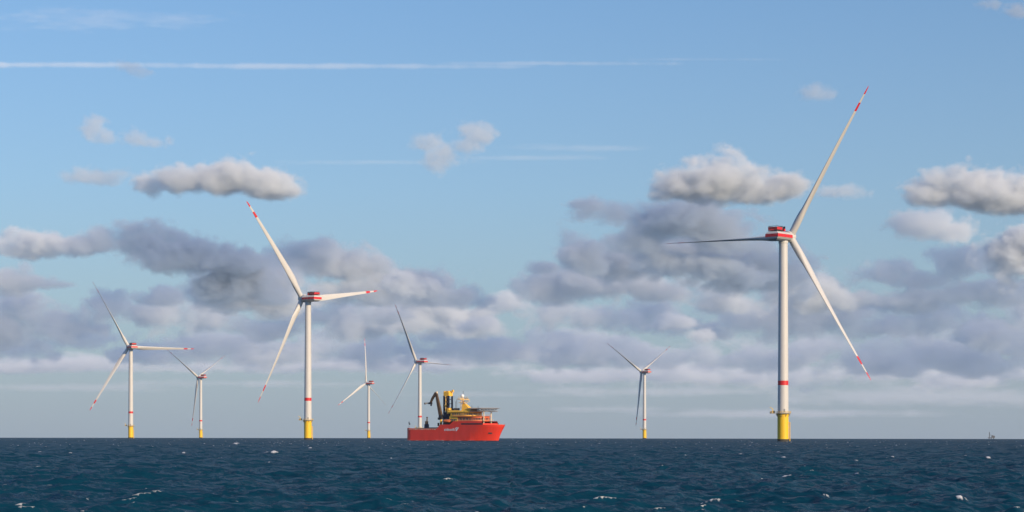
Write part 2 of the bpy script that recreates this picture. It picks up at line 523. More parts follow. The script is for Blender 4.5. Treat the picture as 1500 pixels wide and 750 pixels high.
    den = math_('MULTIPLY', math_('SUBTRACT', math_('ADD', acc, nn), thr), gain)
    cl = n.new("ShaderNodeClamp"); L(den, cl.inputs[0])
    vc = n.new("GeometryNodeVolumeCube")
    L(cl.outputs[0], vc.inputs["Density"])
    vc.inputs["Min"].default_value = (-hx, -hy, -hz); vc.inputs["Max"].default_value = (hx, hy, hz)
    vc.inputs["Resolution X"].default_value = max(8, int(2 * hx / s / res_px))
    vc.inputs["Resolution Y"].default_value = max(8, int(2 * hy / s / (res_px * 1.6)))
    vc.inputs["Resolution Z"].default_value = max(8, int(2 * hz / s / res_px))
    sm = n.new("GeometryNodeSetMaterial")
    sm.inputs["Material"].default_value = cloud_material(name + "_vapour", 1.1 * od / (60 * s), g=g, col=col)
    L(vc.outputs[0], sm.inputs[0]); L(sm.outputs[0], out.inputs[0])
    md = o.modifiers.new("density", 'NODES'); md.node_group = ng
    return o

def build_clouds():
    G = "small separate clouds above the cloud bank"
    tag(cloud("cloud", 8500, [(996, 277, 48, 40), (1045, 276, 62, 50), (1096, 282, 54, 38), (1142, 277, 46, 28)], od=5.5, gain=2.2, seed=1, noise_px=52, amp=0.55, thr=-0.16, base_k=1.9),
        "bright flat-based cumulus just left of the largest turbine's raised blade", "cloud", G)
    tag(cloud("cloud", 8800, [(276, 268, 46, 40), (330, 270, 58, 38), (385, 277, 52, 32), (415, 280, 32, 18, .05)], od=5, seed=2, noise_px=50, amp=0.6, thr=-0.2, base_k=1.8),
        "long grey cumulus above the second tallest turbine's upper left blade", "cloud", G)
    tag(cloud("cloud", 8900, [(222, 272, 26, 20, .05)], od=3.4, seed=3, noise_px=34, amp=1.0), "small ragged dark cloud at the left end of the long grey cumulus", "cloud", G)
    tag(cloud("cloud", 9000, [(140, 192, 20, 18), (155, 203, 18, 12)], od=1.7, seed=4, noise_px=32, amp=0.9), "small warm-tinted puff, left one of the pair high at upper left", "cloud", G)
    tag(cloud("cloud", 9000, [(200, 204, 26, 14), (222, 209, 22, 10)], od=1.5, seed=5, noise_px=32, amp=0.9), "small faint puff, right one of the pair high at upper left", "cloud", G)
    tag(cloud("cloud", 9200, [(140, 261, 46, 13, .1)], od=1.1, seed=6, noise_px=36, amp=0.9), "thin grey cloud streak left of the long grey cumulus", "cloud", G)
    tag(cloud("cloud", 9500, [(190, 98, 26, 15), (210, 106, 22, 10)], od=1.0, seed=7, noise_px=34, amp=0.9), "faint puff crossing the long contrail at upper left", "cloud", G)
    tag(cloud("cloud", 9000, [(655, 232, 30, 26), (630, 210, 28, 14, .15), (698, 196, 26, 16), (676, 214, 26, 14)], od=1.5, seed=8, noise_px=40, amp=0.9, thr=-0.5), "small wispy V-shaped cloud alone in the sky above the red ship", "cloud", G)
    tag(cloud("cloud", 9200, [(1195, 137, 30, 13)], od=1.2, seed=9, noise_px=30, amp=0.8), "tiny grey cloud left of the largest turbine's topmost blade tip", "cloud", G)
    tag(cloud("cloud", 9200, [(1240, 281, 48, 12, .15)], od=1.4, seed=10, noise_px=34, amp=1.0), "thin faint cloud right of the largest turbine's raised blade", "cloud", G)
    tag(cloud("cloud", 8600, [(1370, 285, 50, 32), (1430, 287, 72, 44), (1490, 298, 54, 36)], od=5, seed=11, noise_px=54, amp=0.65, thr=-0.22, base_k=1.7), "large grey cumulus at the right edge, highest of the big ones there", "cloud", G)
    tag(cloud("cloud", 10200, [(1370, 332, 62, 28), (1330, 330, 34, 14, .1), (1405, 338, 40, 22)], od=2.4, seed=12, noise_px=44, amp=0.9), "softer mid-grey cloud directly under the large right-edge cumulus", "cloud", G)
    tag(cloud("cloud", 9800, [(1495, 382, 52, 46), (1540, 380, 60, 54)], od=5, seed=13, noise_px=50, amp=0.75), "dense dark cumulus cut by the right edge of the picture", "cloud", G)
    tag(cloud("cloud", 9000, [(1452, 7, 20, 10), (1490, 14, 26, 16)], od=1.7, seed=14, noise_px=30, amp=0.9), "dark ragged scrap of cloud in the top right corner", "cloud", G)
    tag(cloud("cloud", 11500, [(60, 358, 62, 22), (120, 360, 60, 20), (215, 358, 50, 30), (265, 376, 80, 28), (340, 384, 60, 18)], od=4.2, seed=15, noise_px=56, amp=0.85),
        "long two-humped grey cloud at left, above the leftmost turbine", "cloud", G)
    # the continuous bank low over the sea
    K = dict(kind="stuff")
    def bank(name, D, blobs, **kw):
        kw['od'] *= 0.95 if D < 15000 else 0.85 if D < 20000 else 0.75     # the far rows are thinner
        kw.setdefault('base_k', 1.15); kw.setdefault('thr', -0.47); kw.setdefault('gain', 1.55); kw['noise_px'] *= 1.25
        tag(cloud(name, D, blobs, **kw), "layered bank of grey and warm white cumulus low over the sea", "clouds", "layers of the low cloud bank", "stuff")
    bank("cloud_bank", 12500, [(320, 428, 44, 24), (360, 420, 66, 32), (405, 440, 50, 22), (0, 412, 44, 22), (50, 415, 40, 12, .1), (90, 417, 30, 8, .2)], od=5.5, seed=16, noise_px=50, amp=0.8, depth=0.6)
    W = dict(gain=2.2)
    bank("cloud_bank", 11600, [(318, 424, 40, 22), (352, 418, 60, 28), (392, 434, 40, 20)], od=7, seed=41, noise_px=44, amp=0.7, depth=0.6, thr=-0.3, **W)
    bank("cloud_bank", 12300, [(585, 416, 36, 18), (625, 424, 46, 24), (660, 434, 34, 18)], od=6, seed=42, noise_px=44, amp=0.75, depth=0.6, thr=-0.3, **W)
    bank("cloud_bank", 11500, [(846, 376, 34, 20), (868, 392, 26, 14)], od=6, seed=43, noise_px=40, amp=0.75, depth=0.7, thr=-0.3, **W)
    bank("cloud_bank", 11900, [(985, 388, 60, 18), (1060, 392, 60, 24), (1105, 404, 36, 20)], od=5.5, seed=44, noise_px=44, amp=0.8, depth=0.6, thr=-0.28, **W)
    bank("cloud_bank", 15500, [(1030, 492, 34, 14), (985, 476, 40, 14), (1450, 494, 50, 24), (1230, 446, 50, 16), (240, 436, 40, 14), (20, 448, 36, 18), (560, 462, 50, 18), (690, 478, 44, 16)], od=5, seed=45, noise_px=44, amp=0.85, depth=0.6, thr=-0.25, **W)
    bank("cloud_bank", 13200, [(480, 388, 62, 28), (435, 378, 34, 20), (530, 392, 44, 18, .1), (580, 418, 46, 26), (625, 424, 58, 32), (668, 436, 34, 24), (545, 430, 50, 20), (490, 430, 50, 22), (690, 440, 26, 14, .1)],
         od=5, seed=26, noise_px=54, amp=0.85, depth=0.6)
    bank("cloud_bank", 11800, [(900, 316, 52, 24), (985, 326, 84, 30), (1055, 346, 56, 26), (862, 300, 34, 9, .15), (1110, 360, 36, 22, .1), (930, 356, 60, 20, .1)], od=5, seed=17, noise_px=56, amp=0.85, depth=0.55)
    bank("cloud_bank", 12600, [(846, 376, 34, 26), (800, 392, 30, 14, .1), (915, 386, 66, 26), (1000, 378, 70, 28), (1080, 392, 78, 34), (1150, 410, 40, 30, .05)], od=5.5, seed=27, noise_px=54, amp=0.8, depth=0.55)
    bank("cloud_bank", 13600, [(790, 418, 46, 22, .05), (870, 420, 90, 26), (980, 428, 80, 20, .05), (1050, 446, 44, 12, .05), (1190, 430, 60, 30)], od=4.4, seed=28, noise_px=54, amp=0.95, depth=0.55)
    bank("cloud_bank", 13500, [(1285, 402, 52, 22), (1345, 412, 40, 16, .05), (1405, 384, 46, 24), (1375, 372, 30, 12, .1), (1235, 436, 60, 22), (1450, 432, 70, 20), (1330, 442, 80, 18, .05)],
         od=3.8, seed=18, noise_px=50, amp=0.95, depth=0.6)
    bank("cloud_bank", 16500, [(30, 452, 46, 28), (-10, 480, 60, 26), (100, 474, 70, 26), (168, 448, 44, 22), (225, 462, 60, 30), (300, 466, 66, 26), (380, 478, 70, 24), (455, 462, 54, 26), (530, 478, 74, 26), (610, 468, 60, 32),
                       (680, 480, 66, 24), (745, 448, 40, 22, .05), (800, 456, 60, 30), (880, 468, 62, 26)], od=4.6, seed=19, noise_px=54, amp=1.0, depth=0.55)
    bank("cloud_bank", 17200, [(950, 460, 60, 28), (1010, 478, 58, 24), (1040, 490, 30, 14), (1090, 464, 60, 26), (1160, 470, 56, 34), (1230, 462, 60, 26), (1290, 480, 66, 22), (1370, 470, 54, 26), (1440, 484, 60, 28), (1510, 468, 50, 36)],
         od=4.4, seed=29, noise_px=54, amp=1.0, depth=0.55)
    bank("cloud_bank", 22000, [(20, 512, 90, 22), (130, 500, 60, 24), (200, 520, 90, 16), (300, 510, 70, 22), (390, 516, 80, 24), (470, 502, 50, 22), (560, 512, 90, 22), (650, 506, 60, 24), (730, 510, 60, 20), (790, 498, 44, 20)],
         od=3.6, seed=20, noise_px=50, amp=1.05, depth=0.45, squash=1.8)
    bank("cloud_bank", 24000, [(860, 512, 90, 24), (950, 520, 80, 20), (1030, 516, 60, 30), (1110, 528, 90, 22), (1190, 512, 60, 26), (1270, 530, 90, 22), (1350, 518, 70, 28), (1430, 530, 80, 22), (1500, 512, 60, 30)],
         od=3.6, seed=30, noise_px=50, amp=1.05, depth=0.45, squash=1.8)
    bank("cloud_bank", 30000, [(70, 536, 160, 12, .1), (330, 538, 150, 12, .15), (620, 536, 180, 12, .1), (860, 550, 130, 12), (1000, 548, 120, 16), (1130, 552, 130, 16), (1290, 548, 120, 18), (1400, 556, 120, 16), (1500, 548, 90, 18)],
         od=2.4, seed=31, noise_px=50, amp=1.0, depth=0.4, squash=2.6, res_px=2.6)
    bank("cloud_bank", 36000, [(80, 568, 160, 7, .2), (380, 562, 200, 6, .25), (700, 578, 160, 6, .3), (1000, 574, 220, 9, .15), (1330, 582, 240, 14, .1), (1150, 606, 260, 7, .3), (900, 600, 160, 5, .35)],
         od=0.5, seed=21, noise_px=60, amp=0.8, depth=0.35, res_px=3, squash=4)
    # a broken cloud deck added above the frame to cast shade on the low bank
    vol = bpy.data.volumes.new("cloud_deck"); o = bpy.data.objects.new("cloud_deck", vol); COL.objects.link(o)
    o.location = (8000, 10300, 4500)
    ng = bpy.data.node_groups.new("cloud_deck_density", 'GeometryNodeTree')
    ng.interface.new_socket("Geometry", in_out='INPUT', socket_type='NodeSocketGeometry')
    ng.interface.new_socket("Geometry", in_out='OUTPUT', socket_type='NodeSocketGeometry')
    n = ng.nodes; L = ng.links.new
    nz = n.new("ShaderNodeTexNoise"); nz.inputs["Scale"].default_value = 1 / 1350.0; nz.inputs["Detail"].default_value = 4
    L(n.new("GeometryNodeInputPosition").outputs[0], nz.inputs["Vector"])
    mr = n.new("ShaderNodeMapRange"); mr.inputs["From Min"].default_value = 0.455; mr.inputs["From Max"].default_value = 0.57
    L(nz.outputs[0], mr.inputs["Value"])
    vc = n.new("GeometryNodeVolumeCube"); L(mr.outputs[0], vc.inputs["Density"])
    vc.inputs["Min"].default_value = (-11500, -6800, -200); vc.inputs["Max"].default_value = (11500, 6800, 200)
    for a_, v_ in (("X", 160), ("Y", 106), ("Z", 4)): vc.inputs["Resolution " + a_].default_value = v_
    sm = n.new("GeometryNodeSetMaterial"); sm.inputs["Material"].default_value = cloud_material("cloud_deck_vapour", 0.50 / 400, col=(0.93, 0.945, 0.97))
    L(vc.outputs[0], sm.inputs[0]); L(sm.outputs[0], n.new("NodeGroupOutput").inputs[0])
    o.modifiers.new("density", 'NODES').node_group = ng
    tag(o, "unseen broken cloud deck added above the frame to shade the low bank", "clouds", kind="stuff")
    # condensation trail and ice streaks
    tag(cloud("contrail", 48000, [(-40, 95, 500, 5.5), (460, 97, 400, 5.5), (800, 93, 280, 4.6, .15), (1020, 87, 240, 3.4, .4)], od=1.9, seed=22, noise_px=60, amp=0.4, thr=-0.1, gain=1.6, depth=0.02, res_px=1.6, squash=1, base_k=1.0, g=-0.35, col=(1, 1, 1)),
        "long thin white contrail running level across the upper sky", "contrail")
    cs = cloud("cirrus", 46000, [(560, 238, 200, 5, .15), (850, 216, 130, 6), (790, 231, 140, 4.5), (120, 28, 260, 24, .25)], od=1.2, seed=23, noise_px=60, amp=0.45, thr=-0.15, gain=0.9, depth=0.05, res_px=2.2, squash=6, base_k=1.0, g=-0.35, col=(1, 1, 1))
    tag(cs, "faint thin streaks of high ice cloud in the upper sky", "cirrus", kind="stuff")

# ------------------------------------------------------------------ wind turbines
HUB_H, BLADE_R, HUB_Y = 118.0, 96.0, 7.4
TURBINES = [  # hub px x of tower, dist, yaw (left +), blade angle, pitch, label
    (1147, 1180, -41.0, 31.2, (84, 90, 96), "largest wind turbine, at right, one blade lying flat to the left"),
    (451, 1715, 48, -37.0, -25, "second largest turbine, pale, just left of centre with a blade raised to the upper left"),
    (191.5, 2649, 33, -30.0, (85, 20, 40), "leftmost wind turbine, one blade lying level to the right"),
    (294, 3975, 56, -58.0, 85, "small distant turbine between the leftmost and the second largest one, blades in a Y"),
    (540, 4400, 56, -1.0, (0, 118, 0), "small distant turbine left of the ship, one blade pointing straight up"),
    (615, 3140, 52, -28.0, (85, 75, 110), "shaded turbine rising directly behind the stern of the red ship"),
    (944, 3620, 44, -60.0, 88, "small distant turbine between the red ship and the largest turbine, blades in a Y"),
]
FOAM_RINGS = []
for t in TURBINES:
    p = px(t[0], 640, t[1]); FOAM_RINGS.append((p.x, p.y, 3.6))

def airfoil_ring(r, n=28):
    f = r / BLADE_R
    pts = [(0.0, 4.1, 1.0, 14), (0.05, 4.1, 1.0, 14), (0.12, 4.9, 0.72, 13), (0.20, 5.5, 0.46, 10), (0.30, 5.0, 0.34, 7), (0.5, 3.7, 0.26, 3.5), (0.7, 2.7, 0.22, 1.5), (0.85, 1.95, 0.19, 0.5),
           (0.95, 1.3, 0.17, 0), (0.985, 0.85, 0.16, 0), (1.0, 0.25, 0.16, 0)]
    for a, b in zip(pts, pts[1:]):
        if f <= b[0]:
            u = (f - a[0]) / (b[0] - a[0]); u = u * u * (3 - 2 * u) if b[0] < 0.3 else u
            ch, tk, tw = [a[i] + (b[i] - a[i]) * u for i in (1, 2, 3)]
            break
    ring = []
    circ = max(0.0, min(1.0, (tk - 0.42) / 0.58))
    for k in range(n):
        t = 2 * math.pi * k / n
        # airfoil: x from leading edge (-0.3) to trailing edge (0.7)
        xc = 0.5 - 0.5 * math.cos(t)
        yt = 5 * tk * (0.2969 * math.sqrt(max(xc, 0)) - 0.126 * xc - 0.3516 * xc ** 2 + 0.2843 * xc ** 3 - 0.1015 * xc ** 4)
        ax, ay = (xc - 0.3) * ch, (yt if t < math.pi else -yt * 0.75) * ch
        cx_, cy_ = -0.5 * math.cos(t) * ch, 0.5 * math.sin(t) * ch
        x = ax * (1 - circ) + cx_ * circ; y = ay * (1 - circ) + cy_ * circ
        a = R(tw)
        ring.append((x * math.cos(a) - y * math.sin(a), x * math.sin(a) + y * math.cos(a)))
    return ring

def blade_mesh(pitch):
    rs = sorted(set([2.2, 4, 6, 9, 12, 15, 18, 21, 25, 30, 36, 42, 50, 58, 66, 73, BLADE_R - 15.8, BLADE_R - 10.5, BLADE_R - 5.2, 92.5, 94.5, 95.5, BLADE_R]))
    mb = MB(); rings = []; mis = []
    a = R(pitch)
    for i, r in enumerate(rs):
        pre = 4.2 * (r / BLADE_R) ** 2 + r * math.tan(R(2.3))
        ring = [(x * math.cos(a) - y * math.sin(a), x * math.sin(a) + y * math.cos(a) + pre, r) for x, y in airfoil_ring(r)]
        rings.append(ring)
        if i:
            mid = (r + rs[i - 1]) / 2
            mis.append(1 if (mid > BLADE_R - 5.2 or BLADE_R - 15.8 < mid < BLADE_R - 10.5) else 0)
    mb.loft(rings, mis)
    return mb.mesh("blade", [M['white'], M['red']], smooth=True)

def tower_mesh():
    z = [16.0, 32.3, 34.9, 60, 85, 114.6]
    rad = lambda h: 3.12 - (h - 16) / 98.6 * 0.62
    mb = MB()
    mb.lathe([(rad(h), h) for h in z], 48, mis=[0, 1, 0, 0, 0])
    for h in (47.5, 76, 100): mb.lathe([(rad(h) + 0.035, h - 0.12), (rad(h) + 0.035, h + 0.12)], 48, mis=[0])
    mb.box((0.4, -rad(17.5) - 0.02, 17.6), (0.9, 0.16, 2.0), 2)
    return mb.mesh("tower", [M['white'], M['red'], M['steel']], smooth=True)

def foundation_mesh():
    mb = MB()
    mb.lathe([(3.22, -6), (3.22, 1.3), (3.20, 1.3), (3.20, 15.4), (3.42, 15.4), (3.42, 15.95)], 48, mis=[1, 0, 0, 0, 0])
    return mb.mesh("foundation", [M['yellow'], M['growth']], smooth=True)

def platform_mesh():
    mb = MB()
    ring = [(4.5 * math.cos(2 * math.pi * k / 24), 4.5 * math.sin(2 * math.pi * k / 24)) for k in range(24)]
    mb.prism(ring, 15.96, 16.16)
    mb.box((-5.8, -0.6, 16.06), (3.4, 4.2, 0.196))
    for k in range(8):
        t = 2 * math.pi * (k + .5) / 8
        mb.beam((3.3 * math.cos(t), 3.3 * math.sin(t), 14.2), (4.3 * math.cos(t), 4.3 * math.sin(t), 15.95), 0.2, 0.25)
    return mb.mesh("platform", [M['grating']])

def railing_mesh():
    mb = MB(); pts = []
    for k in range(22):
        t = math.pi + 2 * math.pi * (k + 2.5) / 26
        pts.append((4.42 * math.cos(t), 4.42 * math.sin(t)))
    pts = [(-7.4, -2.6)] + pts[::-1] + [(-7.4, 1.4), (-7.4, -2.6)]
    for a, b in zip(pts, pts[1:]):
        mb.tube((*a, 16.16), (*a, 17.3), 0.06, n=5)
        for h in (16.7, 17.3): mb.tube((*a, h), (*b, h), 0.055, n=5)
    return mb.mesh("railing", [M['yellow']])

def davit_mesh():
    mb = MB()
    mb.tube((-6.2, -1.8, 16.16), (-6.2, -1.8, 18.8), 0.22)
    mb.tube((-6.2, -1.8, 18.7), (-7.9, -2.4, 19.6), 0.16)
    mb.box((-5.6, -1.2, 16.9), (1.3, 1.2, 1.4), 1)
    mb.box((-6.9, 0.4, 16.75), (0.9, 1.3, 1.15), 2)
    return mb.mesh("davit_crane", [M['yellow'], M['dark'], M['cream']])

def landing_mesh():
    mb = MB()
    for dx in (-0.75, 0.75): mb.tube((3.9, dx, -3), (3.9, dx, 11.0), 0.17, n=8)
    for h in (2, 5, 8, 10.8):
        for dx in (-0.75, 0.75): mb.tube((3.1, dx, h), (3.9, dx, h), 0.12, n=6)
    for k in range(26): mb.tube((3.6, -.3, -1 + k * .62), (3.6, .3, -1 + k * .62), 0.035, n=4)
    return mb.mesh("boat_landing", [M['yellow']])

NAC = [(-2.75, 2.2), (-2.0, 3.6), (-1.0, 4.7), (0.8, 4.7), (1.45, 4.1), (2.2, 3.0)]   # (z, half width)
def nacelle_mesh():
    mb = MB()
    ys = [(-12.0, (1.8, 0.5, 0.0, 0.0, 0.35, 1.1), (1, .94, .93, .93, .94, .96)), (-8.0, (0,) * 6, (1,) * 6), (2.6, (0,) * 6, (1,) * 6), (3.6, (0,) * 6, (.86, .86, .86, .86, .86, .9))]
    mats = [2, 0, 1, 0, 0]
    ringsR, ringsL = [], []
    for y, off, scl in ys:
        ringsR.append([(w * s_, y + o_, z) for (z, w), o_, s_ in zip(NAC, off, scl)])
        ringsL.append([(-w * s_, y + o_, z) for (z, w), o_, s_ in zip(NAC, off, scl)])
    for rr in (ringsR, ringsL):
        for i in range(3):
            for k in range(5):
                mb.add([rr[i][k], rr[i][k + 1], rr[i + 1][k + 1], rr[i + 1][k]], [(0, 1, 2, 3)], mats[k])
    for i in (0, 3):
        for k in range(5):
            mb.add([ringsL[i][k], ringsR[i][k], ringsR[i][k + 1], ringsL[i][k + 1]], [(0, 1, 2, 3)], mats[k])
    for i in range(3):
        mb.add([ringsL[i][0], ringsR[i][0], ringsR[i + 1][0], ringsL[i + 1][0]], [(0, 1, 2, 3)], 0)
        mb.add([ringsL[i][5], ringsR[i][5], ringsR[i + 1][5], ringsL[i + 1][5]], [(0, 1, 2, 3)], 0)
    # yaw bearing collar and panel joints
    mb.lathe([(2.75, -3.9), (2.75, -2.6)], 32, mis=[0])
    for y in (-4.5, -0.5):
        for sx in (-1, 1): mb.box((sx * 4.9, y, 0), (0.05, 0.08, 2.0), 2)
    return mb.mesh("nacelle", [M['white'], M['red'], M['steel']])

def hoist_mesh():
    mb = MB()
    # red helicopter hoist basket at the back of the roof
    x0, x1, y0, y1, z0, z1 = -3.0, 3.0, -11.0, -5.6, 3.6, 5.6
    mb.box((0, (y0 + y1) / 2, 3.5), (6.2, 5.6, 0.16), 1)
    for (a, b) in (((x0, y0), (x1, y0)), ((x1, y0), (x1, y1)), ((x1, y1), (x0, y1)), ((x0, y1), (x0, y0))):
        va, vb = Vector((*a, 0)), Vector((*b, 0))
        for k in range(6):
            p = va.lerp(vb, k / 6); mb.tube((p.x, p.y, 2.9), (p.x, p.y, z1 + .35), 0.09, n=5, mi=1)
        mb.beam((*a, 4.65), (*b, 4.65), 0.08, 1.5, mi=0)
        mb.tube((*a, z1 + .35), (*b, z1 + .35), 0.09, n=5, mi=1)
    return mb.mesh("hoist_platform", [M['red'], M['dark']])

def cooler_mesh():
    mb = MB()
    for k in range(4):
        mb.box((-2.7 + k * 1.8, -3.2, 5.35), (1.3, 0.5, 1.3), 1)
        mb.tube((-2.7 + k * 1.8, -3.2, 2.9), (-2.7 + k * 1.8, -3.2, 4.8), 0.14, n=6, mi=0)
    mb.box((0, -3.2, 4.0), (6.4, 1.3, 1.4), 0)
    mb.tube((2.6, -4.6, 2.9), (2.6, -4.6, 6.4), 0.07, n=5, mi=1)
    return mb.mesh("cooler", [M['red'], M['dark']])

def axis_lathe(prof, n=40, name="hub", mats=None, mis=None):
    mb = MB(); mb.lathe(prof, n, mis=mis)
    mb.v = [(x, z, -y) for x, y, z in mb.v]
    return mb.mesh(name, mats or [M['white']], smooth=True)

def build_turbines():
    tw, fd, pl, rl, dv, bl, nc, ho, co = tower_mesh(), foundation_mesh(), platform_mesh(), railing_mesh(), davit_mesh(), landing_mesh(), nacelle_mesh(), hoist_mesh(), cooler_mesh()
    gen = axis_lathe([(3.0, 3.6), (3.3, 3.8), (3.3, 5.2), (2.9, 5.5)], name="generator")
    hub = axis_lathe([(2.6, 5.5), (2.9, 6.0), (2.95, 8.6), (2.4, 10.0), (1.2, 10.9), (0.15, 11.1)], name="hub")
    blades = {}
    for (tx, d, yaw, ang, pitch, label) in TURBINES:
        p = px(tx, 640, d)
        root = empty("wind_turbine", (p.x, p.y, drop(d)))
        tag(root, label, "wind turbine", "wind turbines standing in the sea")
        add_part("tower", tw, root); add_part("foundation", fd, root)
        pf = add_part("platform", pl, root); add_part("railing", rl, pf)
        add_part("davit_crane", dv, root); add_part("boat_landing", bl, root)
        A = Matrix.Translation((0, 0, HUB_H)) @ Matrix.Rotation(R(yaw), 4, 'Z')
        n_ = add_part("nacelle", nc, root, A)
        add_part("hoist_platform", ho, n_, Matrix.Translation((0, 0, -0.7))); add_part("cooler", co, n_, Matrix.Translation((0, 0, -0.7)))
        T = A @ Matrix.Rotation(R(3.0), 4, 'X')
        add_part("generator", gen, root, T); add_part("hub", hub, root, T)
        for k in range(3):
            pk = pitch[k] if isinstance(pitch, tuple) else pitch
            if pk not in blades: blades[pk] = blade_mesh(pk)
            add_part("blade", blades[pk], root, T @ Matrix.Translation((0, HUB_Y, 0)) @ Matrix.Rotation(R(ang + 120 * k), 4, 'Y'))

# ------------------------------------------------------------------ service ship
SHIP_D, SHIP_B = 1155.0, 34.0
HB = 8.0      # half beam
LEN = 61.7
def hull_top(x):
    if x < 22.3: return 6.9 if x > 2.6 else 7.2
    if x < 24.5: return 6.9 + (x - 22.3) / 2.2 * 2.2
    if x < 31.0: return 9.1
    if x < 33.6: return 9.1 + (x - 31) / 2.6 * 1.9
    if x < 52.0: return 11.0
    if x < 53.2: return 11.0 - (x - 52) / 1.2 * 2.3
    return 8.7 + (x - 53.2) / 8.5 * 0.35

def hull_half(x, z):
    u = max(0.0, min(1.0, z / 8.5))
    # stern quarter rounding
    w = HB
    if x < 4.0: w = HB - 3.4 * (1 - math.sqrt(max(0, 1 - ((4.0 - x) / 4.0) ** 2)))
    ent = 41 + 5.5 * u               # where the waterline starts to fine down
    stem = 58.4 + 3.3 * u ** 1.3
    if x > ent:
        t = min(1.0, (x - ent) / (stem - ent))
        p = 1.9 + 1.1 * u
        w *= max(0.0, 1 - t ** p) ** (0.95 - 0.35 * u)
    return max(w, 0.02)

def hull_x(x, z):
    """push the foremost stations out along the raked stem"""
    u = max(0.0, min(1.15, z / 8.5))
    t = max(0.0, (x - 36) / (LEN - 36))
    return x - t ** 3 * 3.3 * (1 - u ** 1.3)

def build_ship():
    c0 = px(560 + 309 / 6.82, 640, SHIP_D)
    root = empty("service_ship", (c0.x, c0.y, drop(SHIP_D)), -R(SHIP_B))
    tag(root, "red and yellow offshore service ship with helideck, cranes and a gangway tower", "ship")
    P = lambda x, s, z: (x, -s, z)       # s = starboard
    # hull ------------------------------------------------------------
    xs = [0, .15, .6, 1.4, 2.6, 4, 8, 12, 16, 20, 22.3, 24.5, 28, 31, 33.6, 36, 39, 42, 45, 48, 50, 52, 53.2, 54.5, 56, 57.5, 58.8, 60, 60.9, 61.4, LEN]
    mb = MB(); sides = {}
    zn = [-2.5, -0.6, 0.35, 1.2, 2.4, 3.6, 4.8, 6.0]
    for sg in (-1, 1):
        rows = []
        for x in xs:
            top = hull_top(x)
            zz = zn + [6.0 + (top - 6.0) * q for q in (.33, .66, 1)]
            row = []
            for z in zz:
                xx = hull_x(x, z)
                row.append(P(xx, sg * hull_half(xx, min(z, 8.5)) if x < LEN else 0.02 * sg, z))
            rows.append(row)
        sides[sg] = rows
        for i in range(len(xs) - 1):
            for k in range(len(rows[0]) - 1):
                mb.add([rows[i][k], rows[i][k + 1], rows[i + 1][k + 1], rows[i + 1][k]], [(0, 1, 2, 3)], 1 if k == 0 or k == 1 else 0)
    for k in range(10):                   # transom
        a, b = sides[-1][0], sides[1][0]
        mb.add([a[k], a[k + 1], b[k + 1], b[k]], [(0, 1, 2, 3)], 0)
    hull = mb.build("hull", [M['hull'], M['growth']], root, smooth=True)
    # inner faces of the bulwark, and decks
    mb = MB()
    for i in range(len(xs) - 1):
        xa, xb = xs[i], xs[i + 1]
        if xb <= 24.5: dz = 5.7
        elif xb <= 33.6: dz = 8.0
        elif xa >= 52: dz = 7.6
        else: dz = 10.9
        ya, yb = hull_half(hull_x(xa, dz), dz) - 0.12, hull_half(hull_x(xb, dz), dz) - 0.12
        ya, yb = max(ya, .01), max(yb, .01)
        ax, bx = hull_x(xa, dz), hull_x(xb, dz)
        mb.add([P(ax, -ya, dz), P(ax, ya, dz), P(bx, yb, dz), P(bx, -yb, dz)], [(0, 1, 2, 3)])
    for xx, za, zb in ((24.4, 5.7, 8.95), (33.5, 8.0, 10.85), (52.6, 7.6, 9.8)):
        w = hull_half(xx, zb) - 0.2
        mb.box(P(xx, 0, (za + zb) / 2), (0.12, 2 * w, zb - za), 1)
    mb.build("deck", [M['deck'], M['hull']], root)
    for sg in (-1, 1):                    # pale cap rail along the working deck
        mb = MB()
        pts = [P(x, sg * (hull_half(x, 6.9) - .06), hull_top(x) + 0.06) for x in (0.3, 1, 2.6, 6, 10, 14, 18, 22.3)]
        for a, b in zip(pts, pts[1:]): mb.beam(a, b, 0.28, 0.12)
        for k in range(13):
            x = 3.4 + k * 1.45
            mb.box(P(x, sg * 8.02, 6.45), (0.55 if k % 3 else 1.2, 0.06, 0.32))
        mb.build("cap_rail", [M['cream']], hull)
    # dark mooring recess beneath the forecastle rail, and bow fittings
    for sg in (-1, 1):
        rws = []
        for k in range(25):
            x = 38.8 + k * (53.1 - 38.8) / 24
            w = hull_half(x, 8.5)
            rws.append([P(x, sg * (w + .03), 9.05), P(x, sg * (w + .03), 9.85)])
        MB().loft(rws, 0, False, False, closed=False).build("mooring_recess", [M['dark']], hull)
    for sg in (-1, 1):
        mb = MB()
        xx = hull_x(58.0, 4.5); w = hull_half(xx, 4.5); w2 = hull_half(xx - 1.6, 4.5)
        mb.add([P(xx, sg * (w + .12), 4.0), P(xx - 1.6, sg * (w2 + .12), 4.0), P(xx - 1.6, sg * (w2 + .16), 4.9), P(xx, sg * (w + .16), 4.9)], [(0, 1, 2, 3)])
        mb.build("anchor_pocket", [M['dark']], hull)
    # bow bulwark rail
    pts = []
    for x in (53.4, 55, 56.5, 58, 59.2, 60.2, 61, 61.5):
        pts.append((x, hull_half(x, 8.5)))
    for sg in (-1, 1):
        q = [P(a, sg * b, hull_top(a) + .06) for a, b in pts]
        mb = MB()
        for a, b in zip(q, q[1:]): mb.beam(a, b, .3, .14)
        mb.build("bow_rail", [M['orange']], hull)
    # lettering on the starboard side ----------------------------------
    cu = bpy.data.curves.new("hull_lettering", 'FONT')
    cu.body = "eidesvik"; cu.size = 2.05; cu.space_character = 1.02; cu.extrude = 0.01; cu.offset = 0.025; cu.shear = 0.12
    tmp = bpy.data.objects.new("hull_lettering", cu); COL.objects.link(tmp)
    bpy.context.view_layer.update()
    me = bpy.data.meshes.new_from_object(tmp.evaluated_get(bpy.context.evaluated_depsgraph_get()))
    bpy.data.objects.remove(tmp)
